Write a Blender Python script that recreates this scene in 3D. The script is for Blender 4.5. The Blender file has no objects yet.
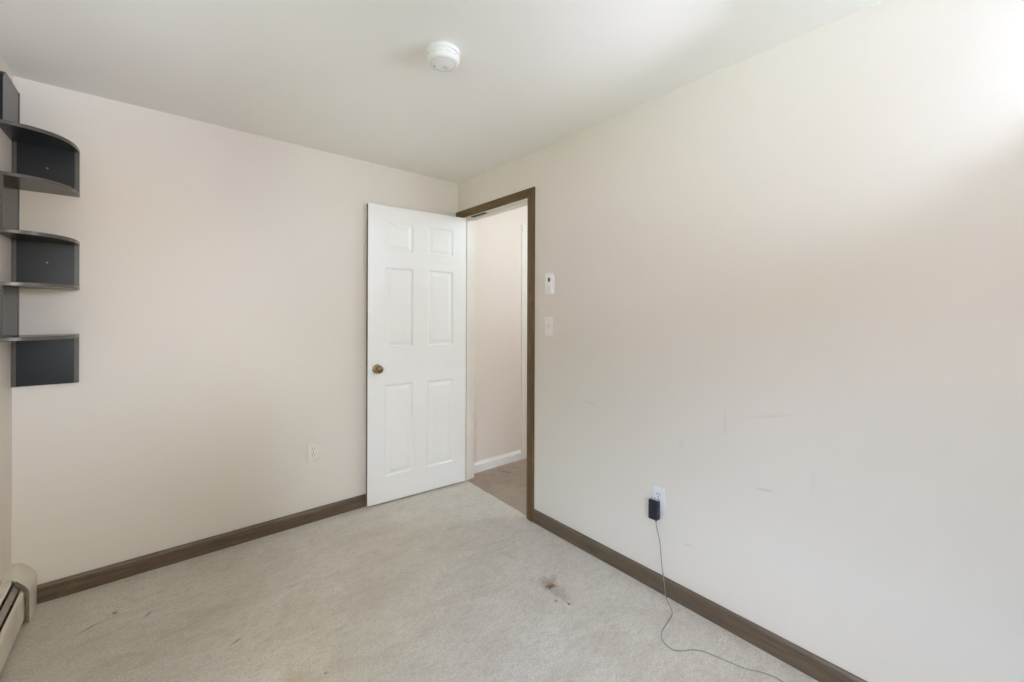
import bpy, bmesh, math, random
from mathutils import Vector, Matrix

sc = bpy.context.scene
C = sc.collection
# ---------------------------------------------------------------- room measures (metres)
H = 2.34                       # ceiling height
XL, XR = -0.481, 1.8166       # faces of the walls to either side
YB, YR = 2.812, -1.15          # far wall with the open door, wall behind the camera
TH = 0.12                      # wall thickness
OY0, OY1, OZ = 1.985, 2.748, 2.056   # doorway in the right wall
WY0, WY1, WZ0, WZ1 = -0.25, 0.95, 0.92, 2.02   # window in the wall beside the camera
VX0, VX1, VZ0, VZ1 = -0.42, 0.55, 0.92, 2.02     # window in the wall behind the camera
HX1 = 3.3                      # far side of the hall
HY0, HY1 = 0.9, 2.83           # ends of the hall

# ---------------------------------------------------------------- camera
CAM = Vector((0, 0, 1.3062)); YAW = 0.7041; ROLL = 0.0036
fwd = Vector((math.sin(YAW), math.cos(YAW), 0)); rgt = Vector((math.cos(YAW), -math.sin(YAW), 0)); up = Vector((0, 0, 1))
r2 = rgt * math.cos(ROLL) + up * math.sin(ROLL); u2 = up * math.cos(ROLL) - rgt * math.sin(ROLL)
cd = bpy.data.cameras.new('camera'); cam = bpy.data.objects.new('camera', cd); C.objects.link(cam)
cam.matrix_world = Matrix(((r2.x, u2.x, -fwd.x, CAM.x), (r2.y, u2.y, -fwd.y, CAM.y), (r2.z, u2.z, -fwd.z, CAM.z), (0, 0, 0, 1)))
cd.sensor_fit = 'HORIZONTAL'; cd.sensor_width = 36; cd.lens = 36 * 418.67 / 1024
cd.shift_y = -(341 - 314.06) / 1024
cd.clip_start = 0.02; cd.clip_end = 200
sc.camera = cam

# ---------------------------------------------------------------- view and light
sc.view_settings.view_transform = 'Standard'; sc.view_settings.look = 'None'
sc.view_settings.gamma = 1; sc.view_settings.use_curve_mapping = False
sc.view_settings.exposure = -0.02
sc.cycles.max_bounces = 16; sc.cycles.diffuse_bounces = 12; sc.cycles.glossy_bounces = 6; sc.cycles.transparent_max_bounces = 12
sc.cycles.caustics_reflective = False; sc.cycles.caustics_refractive = False
sc.cycles.sample_clamp_indirect = 20

# daylight: made-up brightness per direction, fitted to light the room through the windows
# (sine of the elevation, colour); the bands stand for no real surroundings
SURROUND = [
    [(22.4, 23.8, 32.3), (32.8, 39.6, 51.0), (15.7, 12.8, 7.1), (20.6, 22.5, 25.5), (10.1, 10.5, 8.1), (14.6, 20.1, 21.9)],
    [(25.2, 28.7, 32.0), (0.0, 0.0, 0.0), (5.2, 5.5, 6.3), (10.2, 10.7, 10.2), (0.0, 0.0, 0.0), (0.0, 0.0, 0.0)],
    [(0.0, 0.0, 0.0), (10.8, 12.9, 11.3), (3.4, 3.4, 2.6), (0.0, 0.0, 0.0), (14.9, 17.5, 21.9), (14.2, 15.4, 13.2)],
    [(0.0, 0.0, 0.0), (0.8, 1.9, 1.1), (5.3, 4.7, 6.5), (0.0, 0.0, 0.0), (2.4, 4.9, 6.8), (8.4, 11.0, 16.1)],
    [(1.9, 0.0, 0.0), (5.6, 6.8, 8.1), (2.4, 2.5, 2.5), (1.4, 1.3, 1.6), (2.2, 4.0, 7.1), (8.7, 10.5, 15.3)],
]
w = bpy.data.worlds.new('world'); sc.world = w; w.use_nodes = True
nt = w.node_tree; nt.nodes.clear()
tc = nt.nodes.new('ShaderNodeTexCoord'); sx = nt.nodes.new('ShaderNodeSeparateXYZ'); nt.links.new(tc.outputs['Generated'], sx.inputs[0])
def wmath(op, a, b):
    m = nt.nodes.new('ShaderNodeMath'); m.operation = op
    for i, q in enumerate((a, b)):
        if isinstance(q, (int, float)): m.inputs[i].default_value = q
        else: nt.links.new(q, m.inputs[i])
    return m.outputs[0]
phi = wmath('MULTIPLY', wmath('ARCTAN2', wmath('MULTIPLY', sx.outputs[0], -1.0), wmath('MULTIPLY', sx.outputs[1], -1.0)), 180 / math.pi)   # 0 straight behind the camera, 90 out of the side window
TOPV = 100.0
def band_ramp(row):
    rp = nt.nodes.new('ShaderNodeValToRGB'); cr = rp.color_ramp
    cuts = [-.5, -.2, 0, .25, .5]; st = [(-1.0, row[0])]
    for q, a_, b_ in zip(cuts, row, row[1:]): st += [(q - .012, a_), (q + .012, b_)]
    st.append((1.0, row[-1]))
    while len(cr.elements) < len(st): cr.elements.new(.5)
    for e, (z, c) in zip(cr.elements, st): e.position = (z + 1) / 2
    for e, (z, c) in zip(cr.elements, st): e.color = tuple(v / TOPV for v in c) + (1,)
    nt.links.new(wmath('MULTIPLY', wmath('ADD', sx.outputs[2], 1.0), .5), rp.inputs[0]); return rp.outputs[0]
cur = band_ramp(SURROUND[0])  # made-up brightness per direction, not real surroundings
for cut, row in zip((0, 25, 50, 75), SURROUND[1:]):
    f_ = nt.nodes.new('ShaderNodeMapRange'); nt.links.new(phi, f_.inputs[0]); f_.inputs[1].default_value = cut - 1.5; f_.inputs[2].default_value = cut + 1.5
    m_ = nt.nodes.new('ShaderNodeMix'); m_.data_type = 'RGBA'; nt.links.new(f_.outputs[0], m_.inputs[0]); nt.links.new(cur, m_.inputs[6]); nt.links.new(band_ramp(row), m_.inputs[7]); cur = m_.outputs[2]
bgw = nt.nodes.new('ShaderNodeBackground'); nt.links.new(cur, bgw.inputs[0]); bgw.inputs[1].default_value = TOPV
wo = nt.nodes.new('ShaderNodeOutputWorld'); nt.links.new(bgw.outputs[0], wo.inputs[0])
w.cycles.sampling_method = 'MANUAL'; w.cycles.sample_map_resolution = 512

def light(name, kind, loc, energy, color, **kw):
    d = bpy.data.lights.new(name, kind); d.energy = energy; d.color = color
    for k, v in kw.items(): setattr(d, k, v)
    o = bpy.data.objects.new(name, d); C.objects.link(o); o.location = loc
    return o
def aim(o, d):
    o.rotation_euler = Vector(d).to_track_quat('-Z', 'Y').to_euler()
# daylight portal in the window opening
pt = light('window_portal', 'AREA', (XL - 0.06, (WY0 + WY1) / 2, (WZ0 + WZ1) / 2), 1, (1, 1, 1), shape='RECTANGLE', size=WZ1 - WZ0, size_y=WY1 - WY0)
pt.data.cycles.is_portal = True; aim(pt, (1, 0, 0))
pt2 = light('window_portal', 'AREA', ((VX0 + VX1) / 2, YR - 0.06, (VZ0 + VZ1) / 2), 1, (1, 1, 1), shape='RECTANGLE', size=VX1 - VX0, size_y=VZ1 - VZ0)
pt2.data.cycles.is_portal = True; aim(pt2, (0, 1, 0))
# lamp behind the camera, close to the right wall, thrown up along it
S = Vector((1.55, -0.60, 1.95)); P1 = Vector((XR, -0.03, 1.707)); P2 = Vector((XR, 0.865, 1.16))
n = (P1 - S).cross(P2 - S).normalized()
if n.z < 0: n = -n
p = ((P1 * 0.6 + P2 * 0.4) - S).normalized()
HALF = 0.66
lamp = light('wall_lamp_light', 'SPOT', S, 25.06, (0.659, 0.762, 1.000), spot_size=2 * HALF, spot_blend=0.5, shadow_soft_size=0.05)
aim(lamp, p * math.cos(HALF) + n * math.sin(HALF))
# flash by the right wall, out of the picture: throws the smoke detector's and the door's shadows
fl = light('flash_light', 'SPOT', (1.74, -0.05, 1.85), 58.0, (0.747, 0.774, 1.000), spot_size=1.1, spot_blend=1.0, shadow_soft_size=0.018); aim(fl, (-0.5, 0.87, 0.12))
# unseen point light added to brighten the hall, no fixture
light('hall_lamp_light', 'POINT', (2.55, 1.7, 2.12), 19.23, (0.701, 0.878, 1.000), shadow_soft_size=0.12)  # lamp in name only: added unseen light

# ---------------------------------------------------------------- materials
def lin(c):
    return tuple((v / 255 / 12.92 if v / 255 <= .04045 else ((v / 255 + .055) / 1.055) ** 2.4) for v in c) + (1,)
class NT:
    def __init__(s, name, rough=.5, color=(200, 200, 200), spec=.5, metal=0):
        s.m = bpy.data.materials.new(name); s.m.use_nodes = True; s.t = s.m.node_tree
        s.b = s.t.nodes['Principled BSDF']; s.b.inputs['Base Color'].default_value = lin(color)
        s.b.inputs['Roughness'].default_value = rough; s.b.inputs['Metallic'].default_value = metal
        s.b.inputs['Specular IOR Level'].default_value = spec; s.last = None; s.color = lin(color)
    def n(s, t, **kw):
        o = s.t.nodes.new(t)
        for k, v in kw.items(): setattr(o, k, v)
        return o
    def l(s, a, b): s.t.links.new(a, b)
    def pos(s):
        if not hasattr(s, 'p'): s.p = s.n('ShaderNodeNewGeometry').outputs['Position']
        return s.p
    def mapping(s, loc=(0, 0, 0), rot=(0, 0, 0), scale=(1, 1, 1), src=None):
        m = s.n('ShaderNodeMapping'); s.l(src or s.pos(), m.inputs[0])
        m.inputs[1].default_value = loc; m.inputs[2].default_value = rot; m.inputs[3].default_value = scale
        return m.outputs[0]
    def noise(s, scale, detail=2, rough=.5, vec=None, dist=0):
        o = s.n('ShaderNodeTexNoise'); s.l(vec or s.pos(), o.inputs['Vector'])
        o.inputs['Scale'].default_value = scale; o.inputs['Detail'].default_value = detail
        o.inputs['Roughness'].default_value = rough; o.inputs['Distortion'].default_value = dist
        return o.outputs['Fac']
    def rng(s, v, a, b, c=0, d=1, smooth=False):
        m = s.n('ShaderNodeMapRange'); s.l(v, m.inputs[0])
        if smooth: m.interpolation_type = 'SMOOTHSTEP'
        for i, q in enumerate((a, b, c, d)): m.inputs[i + 1].default_value = q
        return m.outputs[0]
    def math(s, op, a, b):
        m = s.n('ShaderNodeMath', operation=op)
        for i, q in enumerate((a, b)):
            if isinstance(q, (int, float)): m.inputs[i].default_value = q
            else: s.l(q, m.inputs[i])
        return m.outputs[0]
    def mix(s, fac, color):
        m = s.n('ShaderNodeMix'); m.data_type = 'RGBA'; s.l(fac, m.inputs[0])
        if s.last is None: m.inputs[6].default_value = s.color
        else: s.l(s.last, m.inputs[6])
        m.inputs[7].default_value = lin(color); s.last = m.outputs[2]; s.l(s.last, s.b.inputs['Base Color'])
    def bump(s, h, strength, dist):
        o = s.n('ShaderNodeBump'); o.inputs['Strength'].default_value = strength; o.inputs['Distance'].default_value = dist
        s.l(h, o.inputs['Height']); s.l(o.outputs[0], s.b.inputs['Normal'])
    def blob(s, c, size, ang, amount, color, wob=.5, nscale=60, axes='xy', soft=.0):
        """a stain: an ellipse of the given half sizes about c, with an uneven edge"""
        sub = s.n('ShaderNodeVectorMath', operation='SUBTRACT'); s.l(s.pos(), sub.inputs[0]); sub.inputs[1].default_value = c
        rot = (0, 0, -ang) if axes == 'xy' else (-ang, 0, 0)
        m = s.n('ShaderNodeMapping', vector_type='POINT'); s.l(sub.outputs[0], m.inputs[0]); m.inputs[2].default_value = rot
        sc_ = s.n('ShaderNodeVectorMath', operation='MULTIPLY'); s.l(m.outputs[0], sc_.inputs[0])
        sc_.inputs[1].default_value = (1 / size[0], 1 / size[1], 0) if axes == 'xy' else (0, 1 / size[0], 1 / size[1])
        ln = s.n('ShaderNodeVectorMath', operation='LENGTH'); s.l(sc_.outputs[0], ln.inputs[0])
        nz = s.noise(nscale, 3, .6)
        d = s.math('ADD', ln.outputs['Value'], s.rng(nz, .25, .75, -wob, wob))
        f = s.rng(d, 1, soft, 0, amount, True)
        s.mix(f, color)

WALLC = (226, 219, 209)
def wall_mat(name='wall_paint', color=WALLC, scuffs=()):
    k = NT(name, .62, color, .35)
    k.mix(k.rng(k.noise(1.3, 3), .35, .7, 0, .35), tuple(c - 4 for c in color))
    for c, size, ang, am in scuffs: k.blob(c, size, ang, am, (150, 140, 128), .35, 90, 'yz', .2)
    k.bump(k.noise(260, 3, .6), .08, .002)
    return k.m
M = {}
M['wall'] = wall_mat()
M['wall_scuffed'] = wall_mat('scuffed_wall_paint', WALLC, [
    ((XR, 1.48, .822), (.075, .007), .05, .16), ((XR, .758, .85), (.009, .07), 0, .13), ((XR, .61, .621), (.045, .007), -.08, .22),
    ((XR, .60, .91), (.12, .007), -.25, .10), ((XR, .916, .275), (.03, .010), -.3, .16), ((XR, 1.62, .80), (.03, .01), .1, .08),
    ((XR, .45, .70), (.014, .05), .1, .07), ((XR, .95, .72), (.02, .03), .4, .06)])
k = NT('ceiling_paint', .7, (238, 236, 231), .3); k.bump(k.noise(200, 3), .06, .002); M['ceiling'] = k.m
k = NT('hall_wall_paint', .62, (232, 220, 211), .35); k.mix(k.rng(k.noise(2, 3), .35, .7, 0, .5), (228, 216, 206)); M['hall_wall'] = k.m

def carpet(name, base, dark, light_, stains):
    k = NT(name, .95, base, .1)
    k.mix(k.rng(k.noise(2.2, 4, .6), .40, .72, 0, .45), dark)
    k.mix(k.rng(k.noise(3.1, 4, .6, k.mapping((3, 1, 0), (0, 0, .5), (1, .5, 1))), .50, .72, 0, .7), light_)
    k.mix(k.rng(k.noise(17, 4, .7, k.mapping((0, 0, 0), (0, 0, .75), (.45, 1.3, 1)), .6), .46, .70, 0, .55), dark)
    k.mix(k.rng(k.noise(5, 5, .65, k.mapping((4, 1, 0), (0, 0, .9), (.6, 1.2, 1)), .8), .50, .70, 0, .45), tuple(int(c * q) for c, q in zip(dark, (.93, .91, .86))))
    k.mix(k.rng(k.noise(48, 4, .7, k.mapping((2, 7, 0), (0, 0, -.6), (.6, 1.2, 1)), .8), .46, .64, 0, .45), tuple(int(c * .94) for c in dark))
    k.mix(k.rng(k.noise(70, 3, .7, k.mapping((9, 3, 0), (0, 0, .2), (1, 1, 1))), .52, .70, 0, .55), light_)
    pile = k.noise(330, 2, .7)
    k.mix(k.rng(k.noise(150, 3, .8), .45, .62, 0, .5), tuple(int(c * .86) for c in dark))
    k.mix(k.rng(pile, .42, .68, 0, .45), tuple(int(c * .82) for c in dark))
    for a in stains: k.blob(*a)
    tuft = k.noise(110, 3, .8)
    k.bump(k.math('ADD', pile, k.math('MULTIPLY', tuft, 1.2)), .7, .008)
    k.b.inputs['Sheen Weight'].default_value = .08; k.b.inputs['Sheen Roughness'].default_value = .6
    return k.m
G = (128, 122, 112)
M['carpet'] = carpet('beige_carpet', (238, 231, 219), (210, 201, 187), (246, 241, 232), [
    ((1.445, 1.375, 0), (.085, .135), 0, .45, (156, 150, 138), .6, 16),
    ((1.436, 1.33, 0), (.022, .085), .15, .34, (142, 138, 130), .6, 40),
    ((1.465, 1.44, 0), (.060, .050), .3, .6, (152, 134, 106), .6, 26),
    ((1.449, 1.415, 0), (.046, .040), .2, .8, (146, 114, 78), .6, 40),
    ((1.445, 1.406, 0), (.026, .023), 0, .95, (116, 76, 42), .55, 70),
    ((1.428, 1.418, 0), (.008, .012), .3, .8, (96, 82, 64), .5, 90),
    ((1.391, 1.321, 0), (.011, .010), 0, .85, (100, 92, 82), .4, 90),
    ((1.421, 1.269, 0), (.010, .013), .2, .95, (70, 62, 56), .4, 90),
    ((1.424, 1.295, 0), (.006, .03), .1, .6, (110, 102, 92), .5, 60),
    ((-.134, 2.503, 0), (.014, .026), .5, .75, G, .4, 60),
    ((-.024, 2.402, 0), (.010, .034), -.5, .6, G, .4, 60),
    ((-.209, 2.452, 0), (.060, .010), .5, .6, G, .4, 60),
    ((.248, 1.977, 0), (.030, .009), .4, .8, (112, 106, 96), .4, 60),
    ((.472, 1.595, 0), (.012, .009), 0, .8, (110, 104, 96), .4, 80),
    ((.911, 2.225, 0), (.009, .012), 0, .45, G, .4, 80),
    ((1.458, 1.739, 0), (.03, .08), .2, .3, (160, 154, 146), .5, 30),
    ((1.25, 1.75, 0), (.35, .16), .3, .2, (176, 170, 160), .6, 8),
    ((.75, 1.9, 0), (.4, .25), .8, .25, (182, 175, 162), .6, 6),
    ((.35, 1.55, 0), (.2, .12), .8, .5, (190, 170, 140), .6, 9),
    ((.25, 2.2, 0), (.3, .12), .4, .2, (176, 162, 140), .6, 9),
])
M['hall_carpet'] = carpet('hall_carpet', (192, 173, 155), (164, 146, 130), (198, 180, 164), [
    ((2.215, 2.69, 0), (.03, .11), .35, .6, (120, 106, 94), .4, 30), ((2.34, 2.70, 0), (.02, .07), .5, .5, (124, 110, 98), .4, 30)])

def wood(name, c1, c2, c3, rough, axis):
    k = NT(name, rough, c1, .5)
    scl = {'x': (2.5, 30, 45), 'y': (30, 2.5, 45), 'z': (30, 45, 2.5)}[axis]
    v = k.mapping((0, 0, 0), (0, 0, 0), scl)
    k.mix(k.rng(k.noise(1.0, 5, .65, v, 1.2), .38, .66), c2)
    v2 = k.mapping((5, 2, 1), (0, 0, 0), tuple(q * 3 for q in scl))
    k.mix(k.rng(k.noise(1.0, 3, .6, v2, .5), .5, .75, 0, .6), c3)
    k.mix(k.rng(k.noise(7, 4, .6), .60, .78, 0, .45), tuple(min(255, int(c * 1.35)) for c in c1))
    k.bump(k.noise(1.0, 4, .6, v2), .15, .001)
    return k.m
BR = ((112, 95, 77), (88, 74, 59), (62, 51, 41))
CS = ((108, 84, 46), (84, 62, 31), (56, 41, 20))
M['wood_x'] = wood('brown_stained_wood_x', *BR, .42, 'x'); M['wood_y'] = wood('brown_stained_wood_y', *BR, .42, 'y')
M['casing_z'] = wood('casing_wood_z', *CS, .4, 'z'); M['casing_y'] = wood('casing_wood_y', *CS, .4, 'y')

def plain(name, color, rough=.45, spec=.5, metal=0, var=None, bump=None):
    k = NT(name, rough, color, spec, metal)
    if var: k.mix(k.rng(k.noise(var[0], 3), .4, .7, 0, var[2]), var[1])
    if bump: k.bump(k.noise(bump[0], 3), bump[1], .001)
    return k.m
M['door_white'] = plain('white_door_paint', (242, 241, 238), .38, .5, var=(3, (236, 235, 231), .5), bump=(120, .05))
M['trim_white'] = plain('white_trim_paint', (240, 238, 234), .4, var=(5, (230, 227, 221), .5))
M['trim_hall_tint'] = plain('hall_tinted_white_trim', (232, 226, 217), .4, var=(5, (225, 217, 206), .5))  # white trim with the hall's warm, dimmer light mixed into its colour
M['edge'] = plain('brown_door_edge', (126, 116, 98), .7, var=(20, (98, 88, 72), .6))  # grey-brown tone of the strip over the latch edge
M['brass'] = plain('antique_brass', (150, 132, 92), .30, .5, 1, var=(60, (96, 82, 56), .7))
M['hinge'] = plain('painted_hinge', (206, 202, 192), .4, .5, .3, var=(60, (190, 184, 170), .5))
M['plastic'] = plain('white_plastic', (236, 236, 233), .35, var=(30, (234, 233, 228), .3))
M['plastic_grey'] = plain('pale_grey_plastic', (214, 214, 210), .4, var=(30, (206, 206, 202), .3))
M['plate_cream'] = plain('cream_plastic', (240, 232, 224), .35, var=(30, (234, 226, 217), .3))
M['plate_shade'] = plain('cream_toggle_slot', (190, 178, 166), .4, var=(30, (182, 170, 158), .3))
M['almond'] = plain('almond_plastic', (230, 225, 213), .4, var=(30, (214, 208, 194), .3))
M['slot'] = plain('dark_slot', (48, 46, 44), .6, var=(40, (36, 34, 32), .4))
M['plate_white'] = plain('off_white_plate', (228, 227, 226), .35, var=(30, (222, 221, 220), .3))
M['lcd'] = plain('display_glass', (112, 116, 108), .2, var=(40, (80, 86, 80), .4))
M['digit'] = plain('display_digits', (28, 30, 30), .4, var=(40, (34, 36, 36), .4))
M['screw'] = plain('steel_screw', (120, 118, 112), .45, .5, .5, var=(80, (120, 118, 112), .4))
M['black_plastic'] = plain('navy_black_plastic', (34, 36, 48), .38, var=(60, (28, 29, 38), .5))
M['grey_plastic'] = plain('light_adapter_shell', (186, 190, 200), .4, var=(60, (170, 174, 184), .4))
M['wire'] = plain('grey_wire', (142, 137, 130), .5, var=(50, (164, 160, 152), .5))
M['laminate'] = plain('charcoal_laminate', (28, 32, 37), .24, .4, var=(14, (24, 28, 33), .6), bump=(300, .05))
M['edgeband'] = plain('grey_edge_band', (86, 82, 76), .26, .5, var=(30, (76, 72, 67), .5))
M['heater'] = plain('heater_enamel', (222, 214, 200), .42, var=(9, (206, 197, 182), .6), bump=(90, .04))
M['heater_dark'] = plain('heater_inside', (96, 90, 82), .6, .4, .2, var=(20, (74, 68, 62), .6))
M['damper'] = plain('grey_damper', (168, 160, 148), .5, .5, .3, var=(20, (140, 132, 120), .6))  # damper in a mid grey, darker than the enamel
M['lip'] = plain('worn_metal_lip', (148, 138, 122), .4, .5, .4, var=(60, (120, 110, 96), .6))  # end cap lip, worn in name only: darker than the rest of the heater
M['fin'] = plain('aluminium_fin', (150, 146, 140), .4, .5, .8, var=(20, (120, 116, 110), .4))
gl = NT('window_glass', .05, (255, 255, 255)); g = gl
mxs = g.n('ShaderNodeMixShader'); tr = g.n('ShaderNodeBsdfTransparent'); gs = g.n('ShaderNodeBsdfGlossy'); gs.inputs['Roughness'].default_value = .02
mxs.inputs[0].default_value = .06; g.l(tr.outputs[0], mxs.inputs[1]); g.l(gs.outputs[0], mxs.inputs[2])
g.l(mxs.outputs[0], g.t.nodes['Material Output'].inputs[0]); M['glass'] = g.m

# ---------------------------------------------------------------- mesh helpers
def new(): return bmesh.new()
def box(bm, x0, x1, y0, y1, z0, z1, bev=0, seg=2, mat=0):
    r = bmesh.ops.create_cube(bm, size=1)
    vs = r['verts']
    for v in vs:
        v.co = Vector((x0 + (v.co.x + .5) * (x1 - x0), y0 + (v.co.y + .5) * (y1 - y0), z0 + (v.co.z + .5) * (z1 - z0)))
    fs = {f for v in vs for f in v.link_faces}
    for f in fs: f.material_index = mat
    if bev:
        es = list({e for v in vs for e in v.link_edges})
        r = bmesh.ops.bevel(bm, geom=es, offset=bev, segments=seg, profile=.5, affect='EDGES')
        for f in r['faces']: f.material_index = mat
def prism(bm, pts, a, b, axis, mat=0):
    """a closed profile swept from a to b along an axis; pts are the two other coordinates in xyz order"""
    def P(p, q):
        return {'x': (q, p[0], p[1]), 'y': (p[0], q, p[1]), 'z': (p[0], p[1], q)}[axis]
    v0 = [bm.verts.new(P(p, a)) for p in pts]; v1 = [bm.verts.new(P(p, b)) for p in pts]
    fs = [bm.faces.new(v0), bm.faces.new(list(reversed(v1)))]
    for i in range(len(pts)):
        j = (i + 1) % len(pts); fs.append(bm.faces.new((v0[i], v1[i], v1[j], v0[j])))
    for f in fs: f.material_index = mat
def lathe(bm, prof, M4=Matrix(), seg=40, cap=True):
    """prof: (radius, height) pairs revolved about local Z"""
    rings = []
    for r, z in prof:
        if r < 1e-6: rings.append([bm.verts.new(M4 @ Vector((0, 0, z)))])
        else: rings.append([bm.verts.new(M4 @ Vector((r * math.cos(2 * math.pi * i / seg), r * math.sin(2 * math.pi * i / seg), z))) for i in range(seg)])
    for a, b in zip(rings, rings[1:]):
        for i in range(seg):
            j = (i + 1) % seg
            if len(a) == 1 and len(b) == 1: continue
            if len(a) == 1: bm.faces.new((a[0], b[j], b[i]))
            elif len(b) == 1: bm.faces.new((a[i], a[j], b[0]))
            else: bm.faces.new((a[i], a[j], b[j], b[i]))
def obj(name, bm, mats, parent=None, smooth=None, M4=None):
    bmesh.ops.recalc_face_normals(bm, faces=bm.faces)
    me = bpy.data.meshes.new(name); bm.to_mesh(me); bm.free()
    for m in (mats if isinstance(mats, (list, tuple)) else [mats]): me.materials.append(M[m])
    o = bpy.data.objects.new(name, me); C.objects.link(o)
    if smooth is not None:
        for p_ in me.polygons: p_.use_smooth = True
        me.set_sharp_from_angle(angle=math.radians(smooth))
    if parent: o.parent = parent
    if M4 is not None: o.matrix_local = M4
    return o
def struct(o, label=None):
    o['kind'] = 'structure'
    if label: o['label'] = label; o['category'] = o.name.split('_')[0].split('.')[0]
    return o
def thing(o, label, cat, group=None):
    o['label'] = label; o['category'] = cat
    if group: o['group'] = group
    return o
def empty(name, loc=(0, 0, 0), rz=0):
    o = bpy.data.objects.new(name, None); C.objects.link(o); o.location = loc; o.rotation_euler = (0, 0, rz); o.empty_display_size = .05
    return o
def tube_obj(name, pts, radius, mat, parent=None, closed=False, res=6, handles=True):
    cu = bpy.data.curves.new(name, 'CURVE'); cu.dimensions = '3D'; cu.bevel_depth = radius; cu.bevel_resolution = 3; cu.resolution_u = res
    sp = cu.splines.new('BEZIER'); sp.bezier_points.add(len(pts) - 1)
    for b, q in zip(sp.bezier_points, pts): b.co = q; b.handle_left_type = b.handle_right_type = 'AUTO'
    cu.use_fill_caps = True
    tmp = bpy.data.objects.new(name + '_c', cu); C.objects.link(tmp)
    dg = bpy.context.evaluated_depsgraph_get(); me = bpy.data.meshes.new_from_object(tmp.evaluated_get(dg))
    bpy.data.objects.remove(tmp); me.name = name; me.materials.clear(); me.materials.append(M[mat])
    o = bpy.data.objects.new(name, me); C.objects.link(o)
    for p_ in me.polygons: p_.use_smooth = True
    if parent: o.parent = parent
    return o

# ---------------------------------------------------------------- the room
# floor: bedroom carpet with a tongue in the doorway, slightly thicker than the hall's
random.seed(4)
bm = new()
edge = [(1.8302, 2.00), (1.836, 2.10), (1.838, 2.20), (1.8428, 2.293), (1.848, 2.38), (1.846, 2.47), (1.8536, 2.571), (1.857, 2.63), (1.8609, 2.735)]
pts = [(XL - TH, YR - TH), (XR + .012, YR - TH), (XR + .012, OY0 + .005)] + edge + [(XR + .012, 2.743), (XR + .012, YB + TH), (XL - TH, YB + TH)]
prism(bm, pts, -.06, 0, 'z')
struct(obj('floor', bm, 'carpet'), 'pale beige stained carpet covering the bedroom floor')
bm = new(); box(bm, XR, HX1 + TH, HY0 - TH, HY1 + TH, -.10, -.005)
struct(obj('floor_hall', bm, 'hall_carpet'), 'taupe brown carpet in the hall beyond the doorway')['category'] = 'floor'
bm = new(); box(bm, XL - TH, HX1 + TH, YR - TH, YB + TH + .02, H, H + .1)
struct(obj('ceiling', bm, 'ceiling'), 'plain off-white ceiling of the bedroom')
bm = new(); box(bm, XL - TH, XR, YB, YB + TH, 0, H)
struct(obj('wall_back', bm, 'wall'), 'beige wall behind the open white door')
bm = new()   # wall beside the camera, with the window opening
box(bm, XL - TH, XL, YR, WY0, 0, H); box(bm, XL - TH, XL, WY1, YB, 0, H)
box(bm, XL - TH, XL, WY0, WY1, 0, WZ0); box(bm, XL - TH, XL, WY0, WY1, WZ1, H)
struct(obj('wall_left', bm, 'wall'), 'narrow strip of beige wall behind the corner shelf')
bm = new()   # wall behind the camera, with its window opening
box(bm, XL - TH, VX0, YR - TH, YR, 0, H); box(bm, VX1, XR + TH, YR - TH, YR, 0, H)
box(bm, VX0, VX1, YR - TH, YR, 0, VZ0); box(bm, VX0, VX1, YR - TH, YR, VZ1, H)
struct(obj('wall_rear', bm, 'wall'))
bm = new()   # right wall with the doorway
box(bm, XR, XR + TH, YR, OY0, 0, H); box(bm, XR, XR + TH, OY1, YB + TH, 0, H); box(bm, XR, XR + TH, OY0, OY1, OZ, H)
struct(obj('wall_right', bm, 'wall_scuffed'), 'long scuffed beige wall beside the doorway, brightly lit near the ceiling')
bm = new()
box(bm, XR + TH, HX1 + TH, HY1, HY1 + TH, -.01, H); box(bm, HX1, HX1 + TH, HY0, HY1, -.01, H); box(bm, XR + TH, HX1, HY0 - TH, HY0, -.01, H)
struct(obj('wall_hall', bm, 'hall_wall'), 'pinkish white hall wall seen through the doorway')['category'] = 'wall'

# the two windows, both out of the picture: over the heater, and behind the camera
def window(name, loc, rz, width, HH):      # local frame: x into the room, y along the wall
    win = empty(name, loc, rz); struct(win)
    fx0, fx1 = -.10, -.02; W2 = width / 2
    bm = new()
    box(bm, fx0, fx1, -W2, -W2 + .04, 0, HH, .004); box(bm, fx0, fx1, W2 - .04, W2, 0, HH, .004)
    box(bm, fx0, fx1, -W2 + .04, W2 - .04, 0, .04, .004); box(bm, fx0, fx1, -W2 + .04, W2 - .04, HH - .04, HH, .004)
    obj('window_frame', bm, 'trim_white', win)
    for z0, z1, xo in ((.04, HH / 2 + .015, -.05), (HH / 2 - .015, HH - .04, -.075)):
        bm = new(); a, b = -W2 + .04, W2 - .04
        box(bm, xo - .012, xo + .012, a, a + .035, z0, z1, .003); box(bm, xo - .012, xo + .012, b - .035, b, z0, z1, .003)
        box(bm, xo - .012, xo + .012, a + .035, b - .035, z0, z0 + .035, .003); box(bm, xo - .012, xo + .012, a + .035, b - .035, z1 - .035, z1, .003)
        s_ = obj('sash', bm, 'trim_white', win)
        bm = new(); box(bm, xo - .002, xo + .002, a + .03, b - .03, z0 + .03, z1 - .03); obj('window_pane', bm, 'glass', s_)
    bm = new(); box(bm, -.02, .035, -W2 - .05, W2 + .05, -.025, 0, .006); obj('window_sill', bm, 'trim_white', win)
window('window_1', (XL, (WY0 + WY1) / 2, WZ0), 0, WY1 - WY0, WZ1 - WZ0)
window('window_2', ((VX0 + VX1) / 2, YR, VZ0), math.pi / 2, VX1 - VX0, VZ1 - VZ0)

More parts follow.
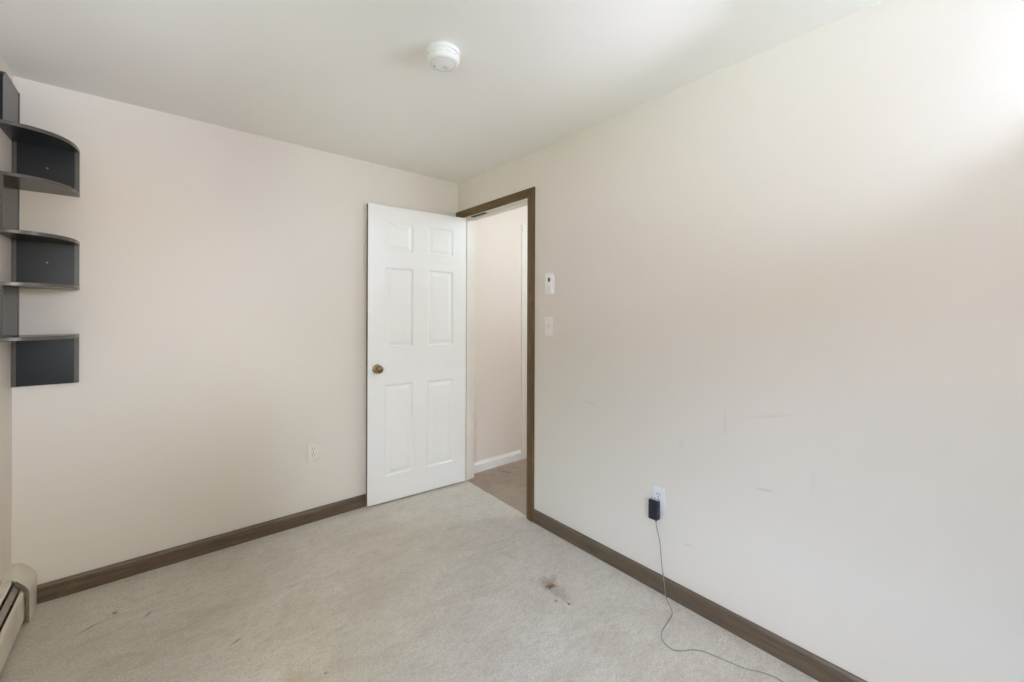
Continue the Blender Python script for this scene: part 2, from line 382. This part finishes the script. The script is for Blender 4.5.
# baseboards
BH, BT = .081, .013
prof = lambda s, w0: [(w0, 0), (w0 + s * BT, 0), (w0 + s * BT, BH - .014), (w0 + s * (BT - .002), BH - .008), (w0 + s * .007, BH - .001), (w0 + s * .004, BH), (w0, BH)]
bm = new(); prism(bm, [(a, b) for a, b in prof(-1, YB)], XL + .0775, XR - .001, 'x')
struct(obj('baseboard_back', bm, 'wood_x'), 'brown stained wooden baseboard under the wall with the door')
bm = new(); prism(bm, prof(-1, XR), YR, 1.9145, 'y')
struct(obj('baseboard_right', bm, 'wood_y'), 'long brown stained wooden baseboard running from the door casing')
bm = new(); prism(bm, prof(1, YR), XL, XR - .014, 'x'); struct(obj('baseboard_rear', bm, 'wood_x'))
bm = new()
prism(bm, [(HY1, -.005), (HY1 - .012, -.005), (HY1 - .012, .055), (HY1 - .009, .064), (HY1 - .004, .070), (HY1 - .003, .080), (HY1, .082)], XR + TH, 2.511, 'x')
struct(obj('baseboard_hall', bm, 'trim_white'), 'white baseboard along the hall wall')

# brown casing around the doorway (room side)
def casing_profile(y_in, y_out):
    s = 1 if y_out > y_in else -1; wdt = abs(y_out - y_in)
    return [(XR, y_in), (XR - .007, y_in), (XR - .010, y_in + s * .004), (XR - .011, y_in + s * .012), (XR - .014, y_in + s * .022),
            (XR - .0155, y_in + s * (wdt - .016)), (XR - .014, y_in + s * (wdt - .006)), (XR - .010, y_out - s * .001), (XR, y_out)]
CW = .064; y_in = 1.981; y_out = y_in - CW; z_in = 2.052; z_out = z_in + .057
tr1 = empty('trim_1', (XR, OY0, 0)); struct(tr1, 'brown stained wooden casing around the bedroom doorway')
def tr_local(bm):
    bmesh.ops.translate(bm, verts=bm.verts, vec=-Vector((XR, OY0, 0))); return bm
bm = new()
pr = casing_profile(y_in, y_out)
v0 = [bm.verts.new((x, y, 0)) for x, y in pr]; v1 = [bm.verts.new((x, y, z_in + (y_in - y) / CW * .057)) for x, y in pr]   # mitred top
bm.faces.new(v0); bm.faces.new(v1[::-1])
for i in range(len(pr)): j = (i + 1) % len(pr); bm.faces.new((v0[i], v0[j], v1[j], v1[i]))
obj('casing_leg', tr_local(bm), 'casing_z', tr1)
bm = new(); prz = [(x, z_in + (y_in - y) / CW * .057) for x, y in pr]
v0 = [bm.verts.new((x, y_in - (z - z_in) / .057 * CW, z)) for x, z in prz]; v1 = [bm.verts.new((x, YB - .001, z)) for x, z in prz]
bm.faces.new(v0); bm.faces.new(v1[::-1])
for i in range(len(prz)): j = (i + 1) % len(prz); bm.faces.new((v0[i], v0[j], v1[j], v1[i]))
obj('casing_head', tr_local(bm), 'casing_y', tr1)
bm = new(); prism(bm, casing_profile(OY1 + .004, YB - .0135), 0, z_in - .0005, 'z'); obj('casing_leg', tr_local(bm), 'casing_z', tr1)

# white jamb lining with stops
tr2 = empty('trim_2', (XR, OY0, 0)); struct(tr2, 'white painted jamb lining inside the bedroom doorway')
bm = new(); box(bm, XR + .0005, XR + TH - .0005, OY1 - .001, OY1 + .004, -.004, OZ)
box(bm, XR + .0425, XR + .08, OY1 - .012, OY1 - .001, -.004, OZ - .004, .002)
obj('jamb', tr_local(bm), 'trim_hall_tint', tr2)
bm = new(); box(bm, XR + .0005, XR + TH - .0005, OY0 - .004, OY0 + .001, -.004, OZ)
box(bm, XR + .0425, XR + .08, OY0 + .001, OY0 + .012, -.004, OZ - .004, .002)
obj('jamb', tr_local(bm), 'trim_hall_tint', tr2)
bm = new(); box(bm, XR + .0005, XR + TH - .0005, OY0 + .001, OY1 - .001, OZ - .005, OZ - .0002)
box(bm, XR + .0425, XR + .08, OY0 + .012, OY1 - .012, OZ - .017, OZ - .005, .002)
hj = obj('head_jamb', tr_local(bm), 'trim_hall_tint', tr2)
bm = new(); box(bm, XR + .012, XR + .040, OY1 - .28, OY1 - .10, OZ - .0085, OZ - .0048, .001)  # thin dark strip under the head jamb
o = obj('catch_plate', tr_local(bm), 'slot', tr2); o['label'] = 'dark strip under the head of the doorway'  # catch plate in name only: a thin dark strip
# white casing on the hall side of the doorway, and of the next door in the hall
tr3 = empty('trim_3', (XR + TH, OY1, 0)); struct(tr3, 'white casing on the hall side of the doorway')
bm = new(); box(bm, 0, .012, .006, HY1 - OY1 - .001, -.004, 2.10, .002); obj('casing_leg', bm, 'trim_hall_tint', tr3)
bm = new(); box(bm, 0, .012, -(OY1 - OY0) - .06, .006, OZ + .002, OZ + .06, .002); obj('casing_head', bm, 'trim_hall_tint', tr3)
bm = new(); box(bm, 0, .012, -(OY1 - OY0) - .06, -(OY1 - OY0) - .002, -.004, OZ + .001, .002); obj('casing_leg', bm, 'trim_hall_tint', tr3)
tr4 = empty('trim_4', (2.512, HY1, 0)); struct(tr4, 'white door casing on the hall wall, seen past the edge of the doorway')
def hall_prof(x0, s): return [(x0, 0), (x0, -.009), (x0 + s * .006, -.012), (x0 + s * .028, -.013), (x0 + s * .034, -.017), (x0 + s * .056, -.017), (x0 + s * .058, 0)]
bm = new(); prism(bm, hall_prof(0, 1), -.005, 2.055, 'z'); obj('casing_leg', bm, 'trim_hall_tint', tr4)
bm = new(); box(bm, 0, .80, -.017, 0, 2.055, 2.112, .003); obj('casing_head', bm, 'trim_hall_tint', tr4)
# that next door, closed, just out of sight behind the near casing
d2 = empty('door_2', (2.572, HY1, 0)); struct(d2)
bm = new(); box(bm, 0, .70, -.006, 0, 0, 2.054, .002); obj('leaf', bm, 'door_white', d2)

# ---------------------------------------------------------------- the open six-panel door
DW, DH, DT = .752, 2.036, .035
fr = Vector((1.0800, 2.762)); hg = Vector((1.8290, 2.7085))
ang = math.atan2(hg.y - fr.y, hg.x - fr.x)
def six_panel(bm, W, Hh, T):
    xs = [0, .113, .323, .431, .643, W]; zs = [0, .172, .806, 1.060, 1.614, 1.725, 1.932, Hh]
    rings = [(0, 0), (.004, -.0005), (.010, -.0065), (.016, -.008), (.020, -.0078), (.042, -.0028), (.045, -.0022)]
    for side in (0, 1):
        base = 0 if side == 0 else T; sg = 1 if side == 0 else -1
        Y = lambda d: base + sg * (-d)
        cache = {}
        def vert(x, z, d=0):
            key = (round(x, 5), round(z, 5), round(d, 6))
            if key not in cache: cache[key] = bm.verts.new((x, Y(d), z))
            return cache[key]
        for i in range(5):
            for j in range(7):
                x0, x1, z0, z1 = xs[i], xs[i + 1], zs[j], zs[j + 1]
                if i in (1, 3) and j in (1, 3, 5):
                    prev = None
                    for ins, d in rings:
                        cur = [vert(x0 + ins, z0 + ins, d), vert(x1 - ins, z0 + ins, d), vert(x1 - ins, z1 - ins, d), vert(x0 + ins, z1 - ins, d)]
                        if prev:
                            for k_ in range(4): bm.faces.new((prev[k_], prev[(k_ + 1) % 4], cur[(k_ + 1) % 4], cur[k_]))
                        prev = cur
                    bm.faces.new(prev)
                else:
                    bm.faces.new((vert(x0, z0), vert(x1, z0), vert(x1, z1), vert(x0, z1)))
    e = {}
    for v in bm.verts: e[(round(v.co.x, 4), round(v.co.y, 4), round(v.co.z, 4))] = v
    g_ = lambda x, y, z: e[(round(x, 4), round(y, 4), round(z, 4))]
    for a, b in zip(xs, xs[1:]):
        for z in (0, Hh): bm.faces.new((g_(a, 0, z), g_(b, 0, z), g_(b, T, z), g_(a, T, z)))
    for a, b in zip(zs, zs[1:]):
        for x in (0, W): bm.faces.new((g_(x, 0, a), g_(x, 0, b), g_(x, T, b), g_(x, T, a)))
d1 = empty('door_1', (fr.x, fr.y, .012), ang)
struct(d1, 'white six-panel door standing open against the beige wall')
bm = new(); six_panel(bm, DW, DH, DT); obj('leaf', bm, 'door_white', d1)
bm = new(); box(bm, -.0006, .0002, .0035, DT - .002, .004, DH - .002); o = obj('latch_edge', bm, 'edge', d1); o['label'] = 'dark brown latch edge of the door'
bm = new(); box(bm, -.0016, -.0004, .006, .029, .889, .946, .0004)
box(bm, -.004, -.001, .012, .023, .908, .927, .001); obj('latch', bm, 'brass', d1)
KX, KZ = .063, .918
Ry = Matrix.Translation((KX, 0, KZ)) @ Matrix.Rotation(math.radians(90), 4, 'X')
kn = new()
lathe(kn, [(.0, .064), (.010, .0635), (.017, .061), (.023, .056), (.0262, .049), (.0265, .043), (.024, .037), (.018, .032), (.0125, .029), (.011, .024), (.011, .008)], Ry, 48)
knob = obj('door_knob', kn, 'brass', d1, 40); knob['label'] = 'antique brass door knob'
bm = new(); lathe(bm, [(.0, .0095), (.012, .0095), (.020, .0085), (.029, .005), (.031, .003), (.0315, .0002)], Ry, 48); obj('rosette', bm, 'brass', knob, 40)
for hz in (.18, 1.0, 1.72):
    bm = new(); Hm = Matrix.Translation((DW + .0012, .0415 - .003, hz))
    lathe(bm, [(.0, 0), (.0045, 0), (.0055, .002), (.0055, .086), (.0045, .088), (.0, .088)], Hm, 16)
    box(bm, DW + .0002, DW + .0014, .004, .034, hz, hz + .088, .0004)
    box(bm, DW - .0005, DW + .0012, .0, .0038, hz + .004, hz + .084, .0004)
    obj('hinge', bm, 'hinge', d1, 40)

# ---------------------------------------------------------------- corner shelf
cs = empty('corner_shelf', (XL, YB, .98))
thing(cs, 'charcoal zigzag corner shelf with five rounded boards mounted on the beige wall', 'shelf')
T = .015; PT = .019; SW_ = .0145; RX, RY_ = .206, .264
def shelf_outline(inset=0):
    """in the corner's frame: x away from one wall, y (negative) away from the other"""
    pts = [(0, 0), (RX, 0)]
    n_ = 28
    for i in range(n_ + 1):
        t = math.pi / 2 * i / n_
        e_ = 2 / 2.5
        pts.append((RX * max(0, math.cos(t)) ** e_, -(.02 + (RY_ - .02) * max(0, math.sin(t)) ** e_)))
    pts.append((0, -RY_))
    out = []
    for q in pts:
        if not out or (abs(q[0] - out[-1][0]) + abs(q[1] - out[-1][1])) > 1e-5: out.append(q)
    return out
def board(z):     # z of its underside, relative to the empty
    bm = new(); pts = shelf_outline()
    # rounded front lip
    lay = [(0, 0.0012), (.0012, 0), (T - .0012, 0), (T, .0012)]
    rows = []
    cx_, cy_ = RX * .3, -RY_ * .3
    for dz, ins in lay:
        row = []
        for x, y in pts:
            dx, dy = cx_ - x, cy_ - y; L_ = math.hypot(dx, dy)
            row.append(bm.verts.new((x + dx / L_ * ins if x > 1e-6 else x, y + dy / L_ * ins if y < -1e-6 else y, z + dz)))
        rows.append(row)
    f0 = bm.faces.new(rows[0]); f1 = bm.faces.new(rows[-1][::-1])
    for a, b in zip(rows, rows[1:]):
        for i in range(len(pts)):
            j = (i + 1) % len(pts); f = bm.faces.new((a[i], a[j], b[j], b[i])); f.material_index = 1 if 0 < i < len(pts) - 1 else 0
    o = obj('shelf_board', bm, ['laminate', 'edgeband'], cs, 35)
Z0 = .98
top = [2.063, 1.861, 1.636, 1.427, 1.206]         # top faces of the five boards
for z in top: board(z - T - Z0)
SP = .0015       # the lighter strips stand a little proud
def strip(x0, x1, y0, y1, z0, z1):
    bm = new(); box(bm, x0, x1, y0, y1, z0 - Z0, z1 - Z0, .0006, 1); obj('edge_strip', bm, 'edgeband', cs)
def back_panel(z0, z1):     # on the far wall
    bm = new(); box(bm, SW_, RX - SW_ - .001, -PT, 0, z0 - Z0, z1 - Z0); obj('panel', bm, 'laminate', cs)
    strip(RX - SW_ - .001, RX - .0005, -PT - SP, 0, z0, z1); strip(0, SW_, -PT - SP, 0, z0, z1)
def side_panel(z0, z1, flag=False):     # on the side wall
    bm = new(); a, b = -RY_ + .014, -SW_
    if not flag:
        box(bm, 0, PT, a, b, z0 - Z0, z1 - Z0); strip(0, PT + SP, -RY_ + .002, -RY_ + .0145, z0, z1)
    else:
        pts = [(a - .012, z0 - Z0), (b, z0 - Z0), (b, z1 - Z0)]
        r_ = .05
        for i in range(12):
            t = math.pi / 2 * (i / 11); pts.append((a - .012 + r_ - r_ * math.sin(t), z1 - Z0 - r_ + r_ * math.cos(t)))
        prism(bm, pts, 0, PT, 'x')
    obj('panel', bm, 'laminate', cs); strip(0, PT + SP, -SW_, 0, z0, z1)
side_panel(top[0], 2.268, True); back_panel(top[1], top[0] - T); side_panel(top[2], top[1] - T)
back_panel(top[3], top[2] - T); side_panel(top[4], top[3] - T); back_panel(.98, top[4] - T)
for z in (1.955, 1.53):
    bm = new(); lathe(bm, [(.0035, 0), (.0034, .0008), (.0018, .0012), (0, .0012)], Matrix.Translation((.105, -PT, z - Z0)) @ Matrix.Rotation(math.radians(90), 4, 'X'), 12)
    obj('screw', bm, 'screw', cs, 40)

# ---------------------------------------------------------------- baseboard heater
ht = empty('baseboard_heater', (XL, YB, 0)); ht.scale = (1.06, 1, 1); thing(ht, 'off-white metal baseboard heater along the wall under the corner shelf', 'heater')
LN = YB - (-.95)
# long parts run along -y
bm = new(); prism(bm, [(0, .01), (.003, .01), (.003, .188), (.022, .188), (.026, .181), (.0275, .184), (.023, .193), (.003, .196), (0, .194)], -LN, -.135, 'y'); obj('back_plate', bm, 'heater', ht)
bm = new(); prism(bm, [(.054, .020), (.0570, .018), (.0590, .022), (.0590, .120), (.0570, .132), (.050, .143), (.0485, .142), (.056, .130), (.0575, .120), (.0575, .022)], -LN, -.135, 'y'); obj('front_panel', bm, 'heater', ht)
bm = new(); prism(bm, [(.030, .170), (.0315, .1705), (.044, .150), (.0425, .149)], -LN, -.135, 'y'); obj('damper', bm, 'damper', ht)
bm = new(); prism(bm, [(.004, .02), (.0045, .02), (.0045, .18), (.004, .18)], -LN, -.135, 'y')
n_f = 130
for i in range(n_f):
    y = -.20 - i * .0265; box(bm, .008, .052, y - .0004, y + .0004, .045, .115)
obj('fins', bm, 'fin', ht)
bm = new(); lathe(bm, [(.011, 0), (.011, LN - .15)], Matrix.Translation((.030, -.14, .08)) @ Matrix.Rotation(math.radians(90), 4, 'X'), 16); obj('pipe', bm, 'brass', ht, 40)
# end cap: hollow shell with a turned-in lip
outer = [(0, 0), (0, .200), (.010, .2015), (.024, .199), (.037, .188), (.060, .158), (.069, .140), (.072, .122), (.072, .0)]
inner = [(.069, 0), (.069, .121), (.066, .137), (.058, .154), (.035, .184), (.023, .194), (.010, .197), (.003, .196), (.003, 0)]
bm = new(); prism(bm, outer + inner, -.152, -.0005, 'y')
prism(bm, [(x, z) for x, z in outer], -.003, -.0004, 'y')
hc = obj('end_cap', bm, 'heater', ht, 50)
bm = new()
lip_o = [(.037, .188), (.060, .158), (.069, .140), (.072, .122), (.072, .0)]; lip_i = [(.062, .004), (.062, .118), (.059, .132), (.051, .148), (.031, .176)]
prism(bm, lip_o + lip_i, -.156, -.1525, 'y'); obj('cap_lip', bm, 'lip', hc)
for y in (-.60, -1.9):
    bm = new(); box(bm, .002, .0285, y - .012, y + .012, .176, .1955, .002); obj('joint_clip', bm, 'heater', ht)

# ---------------------------------------------------------------- smoke detector
sd = empty('smoke_detector', (.860, 1.439, H)); thing(sd, 'round white smoke detector on the ceiling', 'smoke detector')
dn = Matrix.Rotation(math.pi, 4, 'X')
bm = new(); lathe(bm, [(.0, .0), (.066, .0), (.0665, .003), (.0665, .013), (.065, .015), (.061, .0155), (.0, .0155)], dn, 64); obj('mounting_base', bm, 'plastic', sd, 30)
bm = new(); lathe(bm, [(.0605, .0155), (.0605, .019), (.064, .0195), (.0652, .022), (.0645, .036), (.061, .043), (.055, .0475), (.050, .0485), (.048, .0475), (.046, .0475), (.043, .050), (.028, .0520), (.0, .0525)], dn, 64); hous = obj('housing', bm, 'plastic', sd, 30)
bm = new(); lathe(bm, [(.0495, .0482), (.0495, .0492), (.0465, .0492), (.0465, .0476)], dn, 64); obj('grille_ring', bm, 'plastic_grey', sd, 30)
for i in range(14):
    a_ = 2 * math.pi * i / 14
    bm = new(); box(bm, .0632, .0655, -.009, .009, -.0325, -.0295); obj('vent', bm, 'plastic_grey', hous, M4=Matrix.Rotation(a_, 4, 'Z'))
bm = new(); lathe(bm, [(.0, .0552), (.010, .0548), (.0115, .0535), (.0115, .050)], Matrix.Translation((.014, .006, 0)) @ dn, 32); obj('test_button', bm, 'plastic_grey', sd, 30)
bm = new(); lathe(bm, [(.0, .0536), (.0026, .0533), (.003, .050)], Matrix.Translation((-.022, .026, 0)) @ dn, 12); obj('indicator', bm, 'slot', sd, 30)

# ---------------------------------------------------------------- things on the right wall (frame: x out of the wall, y along it, z up)
def wallframe(name, y, z):      # face looks towards -x
    e_ = empty(name, (XR, y, z)); e_.rotation_euler = (0, 0, math.pi); return e_      # local +x points into the room, local y reversed
th = wallframe('thermostat', 1.772, 1.490); thing(th, 'white electronic thermostat with a small display, above the light switch', 'thermostat')
bm = new(); box(bm, .0, .006, -.029, .029, -.060, .060, .003); obj('wall_plate', bm, 'plastic', th, 40)
bm = new()
prism(bm, [(.006, -.030), (.024, -.030), (.028, -.026), (.0295, -.012), (.0295, .012), (.028, .026), (.024, .030), (.006, .030)], -.062, .062, 'z')
th_b = obj('housing', bm, 'plastic', th, 25)
bm = new(); box(bm, .0290, .0300, -.002, .018, .010, .034, .0005, 1); obj('display', bm, 'lcd', th)
bm = new()
for zz in (.016, .022, .028): box(bm, .0299, .0303, .005, .013, zz - .001, zz + .001)
for zz in (.019, .025): box(bm, .0299, .0303, .004, .0056, zz - .003, zz + .003)
obj('digits', bm, 'digit', th)
bm = new()
for i in range(7): box(bm, .0288, .0298, -.018, .018, -.016 - i * .006, -.0145 - i * .006)
obj('vent', bm, 'plastic_grey', th)

sw = wallframe('light_switch', 1.790, 1.232); thing(sw, 'cream light switch plate with a toggle, below the thermostat', 'light switch')
bm = new(); box(bm, 0, .0055, -.035, .035, -.057, .057, .0035, 3); obj('wall_plate', bm, 'plate_cream', sw, 40)
bm = new(); box(bm, .0054, .0064, -.0055, .0055, -.0125, .0125, .0004, 1); tg = obj('toggle_surround', bm, 'plate_shade', sw)
bm = new(); prism(bm, [(.006, -.004), (.006, -.010), (.018, -.006), (.019, -.002), (.016, .002), (.006, .006)][::-1], -.0045, .0045, 'y'); obj('toggle', bm, 'plate_cream', sw, 40)
for zz in (-.030, .030):
    bm = new(); lathe(bm, [(.003, 0), (.003, .0008), (.0, .001)], Matrix.Translation((.0054, 0, zz)) @ Matrix.Rotation(math.radians(90), 4, 'Y'), 12); obj('screw', bm, 'plate_cream', sw)

def receptacle(parent, mat, zc):
    bm = new()
    pts = []
    for i in range(36):
        t = 2 * math.pi * i / 36; y = .0172 * math.cos(t); z = .0172 * math.sin(t); pts.append((y, max(-.0142, min(.0142, z)) + zc))
    out = []
    for q in pts:
        if not out or math.hypot(q[0] - out[-1][0], q[1] - out[-1][1]) > 2e-4: out.append(q)
    prism(bm, out, .005, .0072, 'x'); o = obj('receptacle', bm, mat, parent)
    for dy, h_ in ((-.0064, .0045), (.0064, .0038)):
        bm = new(); box(bm, .0070, .0075, dy - .0015, dy + .0015, zc + .0010, zc + .0015 + 2 * h_); obj('slot', bm, 'slot', o)
    bm = new(); lathe(bm, [(.0026, 0), (.0026, .0005), (0, .0005)], Matrix.Translation((.0070, 0, zc - .0075)) @ Matrix.Rotation(math.radians(90), 4, 'Y'), 12); obj('slot', bm, 'slot', o)
def outlet(root, mat):
    bm = new(); box(bm, 0, .0055, -.035, .035, -.057, .057, .0035, 3); obj('wall_plate', bm, mat, root, 40)
    receptacle(root, mat, .0195); receptacle(root, mat, -.0195)
    bm = new(); lathe(bm, [(.003, 0), (.003, .0008), (.0, .001)], Matrix.Translation((.0054, 0, 0)) @ Matrix.Rotation(math.radians(90), 4, 'Y'), 12); obj('screw', bm, 'screw', root)
ow = wallframe('power_outlet', 1.058, .434); outlet(ow, 'plate_white'); thing(ow, 'white power outlet with a dark adapter plugged into it', 'outlet')
ob = empty('power_outlet', (.7525, YB, .434)); ob.rotation_euler = (0, 0, -math.pi / 2); outlet(ob, 'almond'); thing(ob, 'empty beige power outlet low on the wall near the open door', 'outlet')

# ---------------------------------------------------------------- power adapter and its wire
AY, AZ = 1.070, .392
ad = empty('power_adapter', (XR, AY, AZ)); ad.rotation_euler = (0, 0, math.pi); thing(ad, 'small dark power adapter plugged into the white outlet, its thin wire trailing on the carpet', 'adapter')
bm = new(); box(bm, .0085, .037, -.023, .023, -.050, .041, .004, 3); obj('body', bm, 'black_plastic', ad, 40)
bm = new(); box(bm, .0080, .026, -.0215, .0215, .0395, .0432, .001); o = obj('rear_shell', bm, 'grey_plastic', ad); o['label'] = 'light grey top rim'
bm = new(); box(bm, .0068, .0085, -.008, -.0048, .018, .026); box(bm, .0068, .0085, .0048, .008, .018, .026); obj('prong', bm, 'screw', ad)
loc = lambda x, y, z: (-(x - XR), -(y - AY), z - AZ)
R0 = .0019
w_pts = [loc(1.7975, 1.063, .342), loc(1.7960, 1.060, .315), loc(1.797, 1.043, .245), loc(1.799, 1.034, .148), loc(1.7995, 1.0245, .085), loc(1.7975, 1.016, .040), loc(1.790, 1.006, .006)]
for q in [(1.7725, .985), (1.742, .956), (1.7249, .9401), (1.690, .928), (1.6500, .9220), (1.6048, .9145), (1.570, .902), (1.5492, .8850), (1.538, .860), (1.5357, .8331), (1.558, .808), (1.5963, .7822), (1.618, .752), (1.6309, .7144), (1.644, .665), (1.6593, .6139), (1.685, .575), (1.7000, .5366), (1.7005, .500), (1.69, .45), (1.70, .36), (1.66, .25)]:
    w_pts.append(loc(q[0], q[1], R0))
tube_obj('wire', w_pts, R0, 'wire', ad, res=8)
bm = new(); lathe(bm, [(.0032, 0), (.0032, .010), (.0022, .016), (0.0016, .016)], Matrix.Translation((XR - 1.7975, AY - 1.063, -.049)) @ Matrix.Rotation(math.pi, 4, 'X'), 16); obj('strain_relief', bm, 'black_plastic', ad, 40)
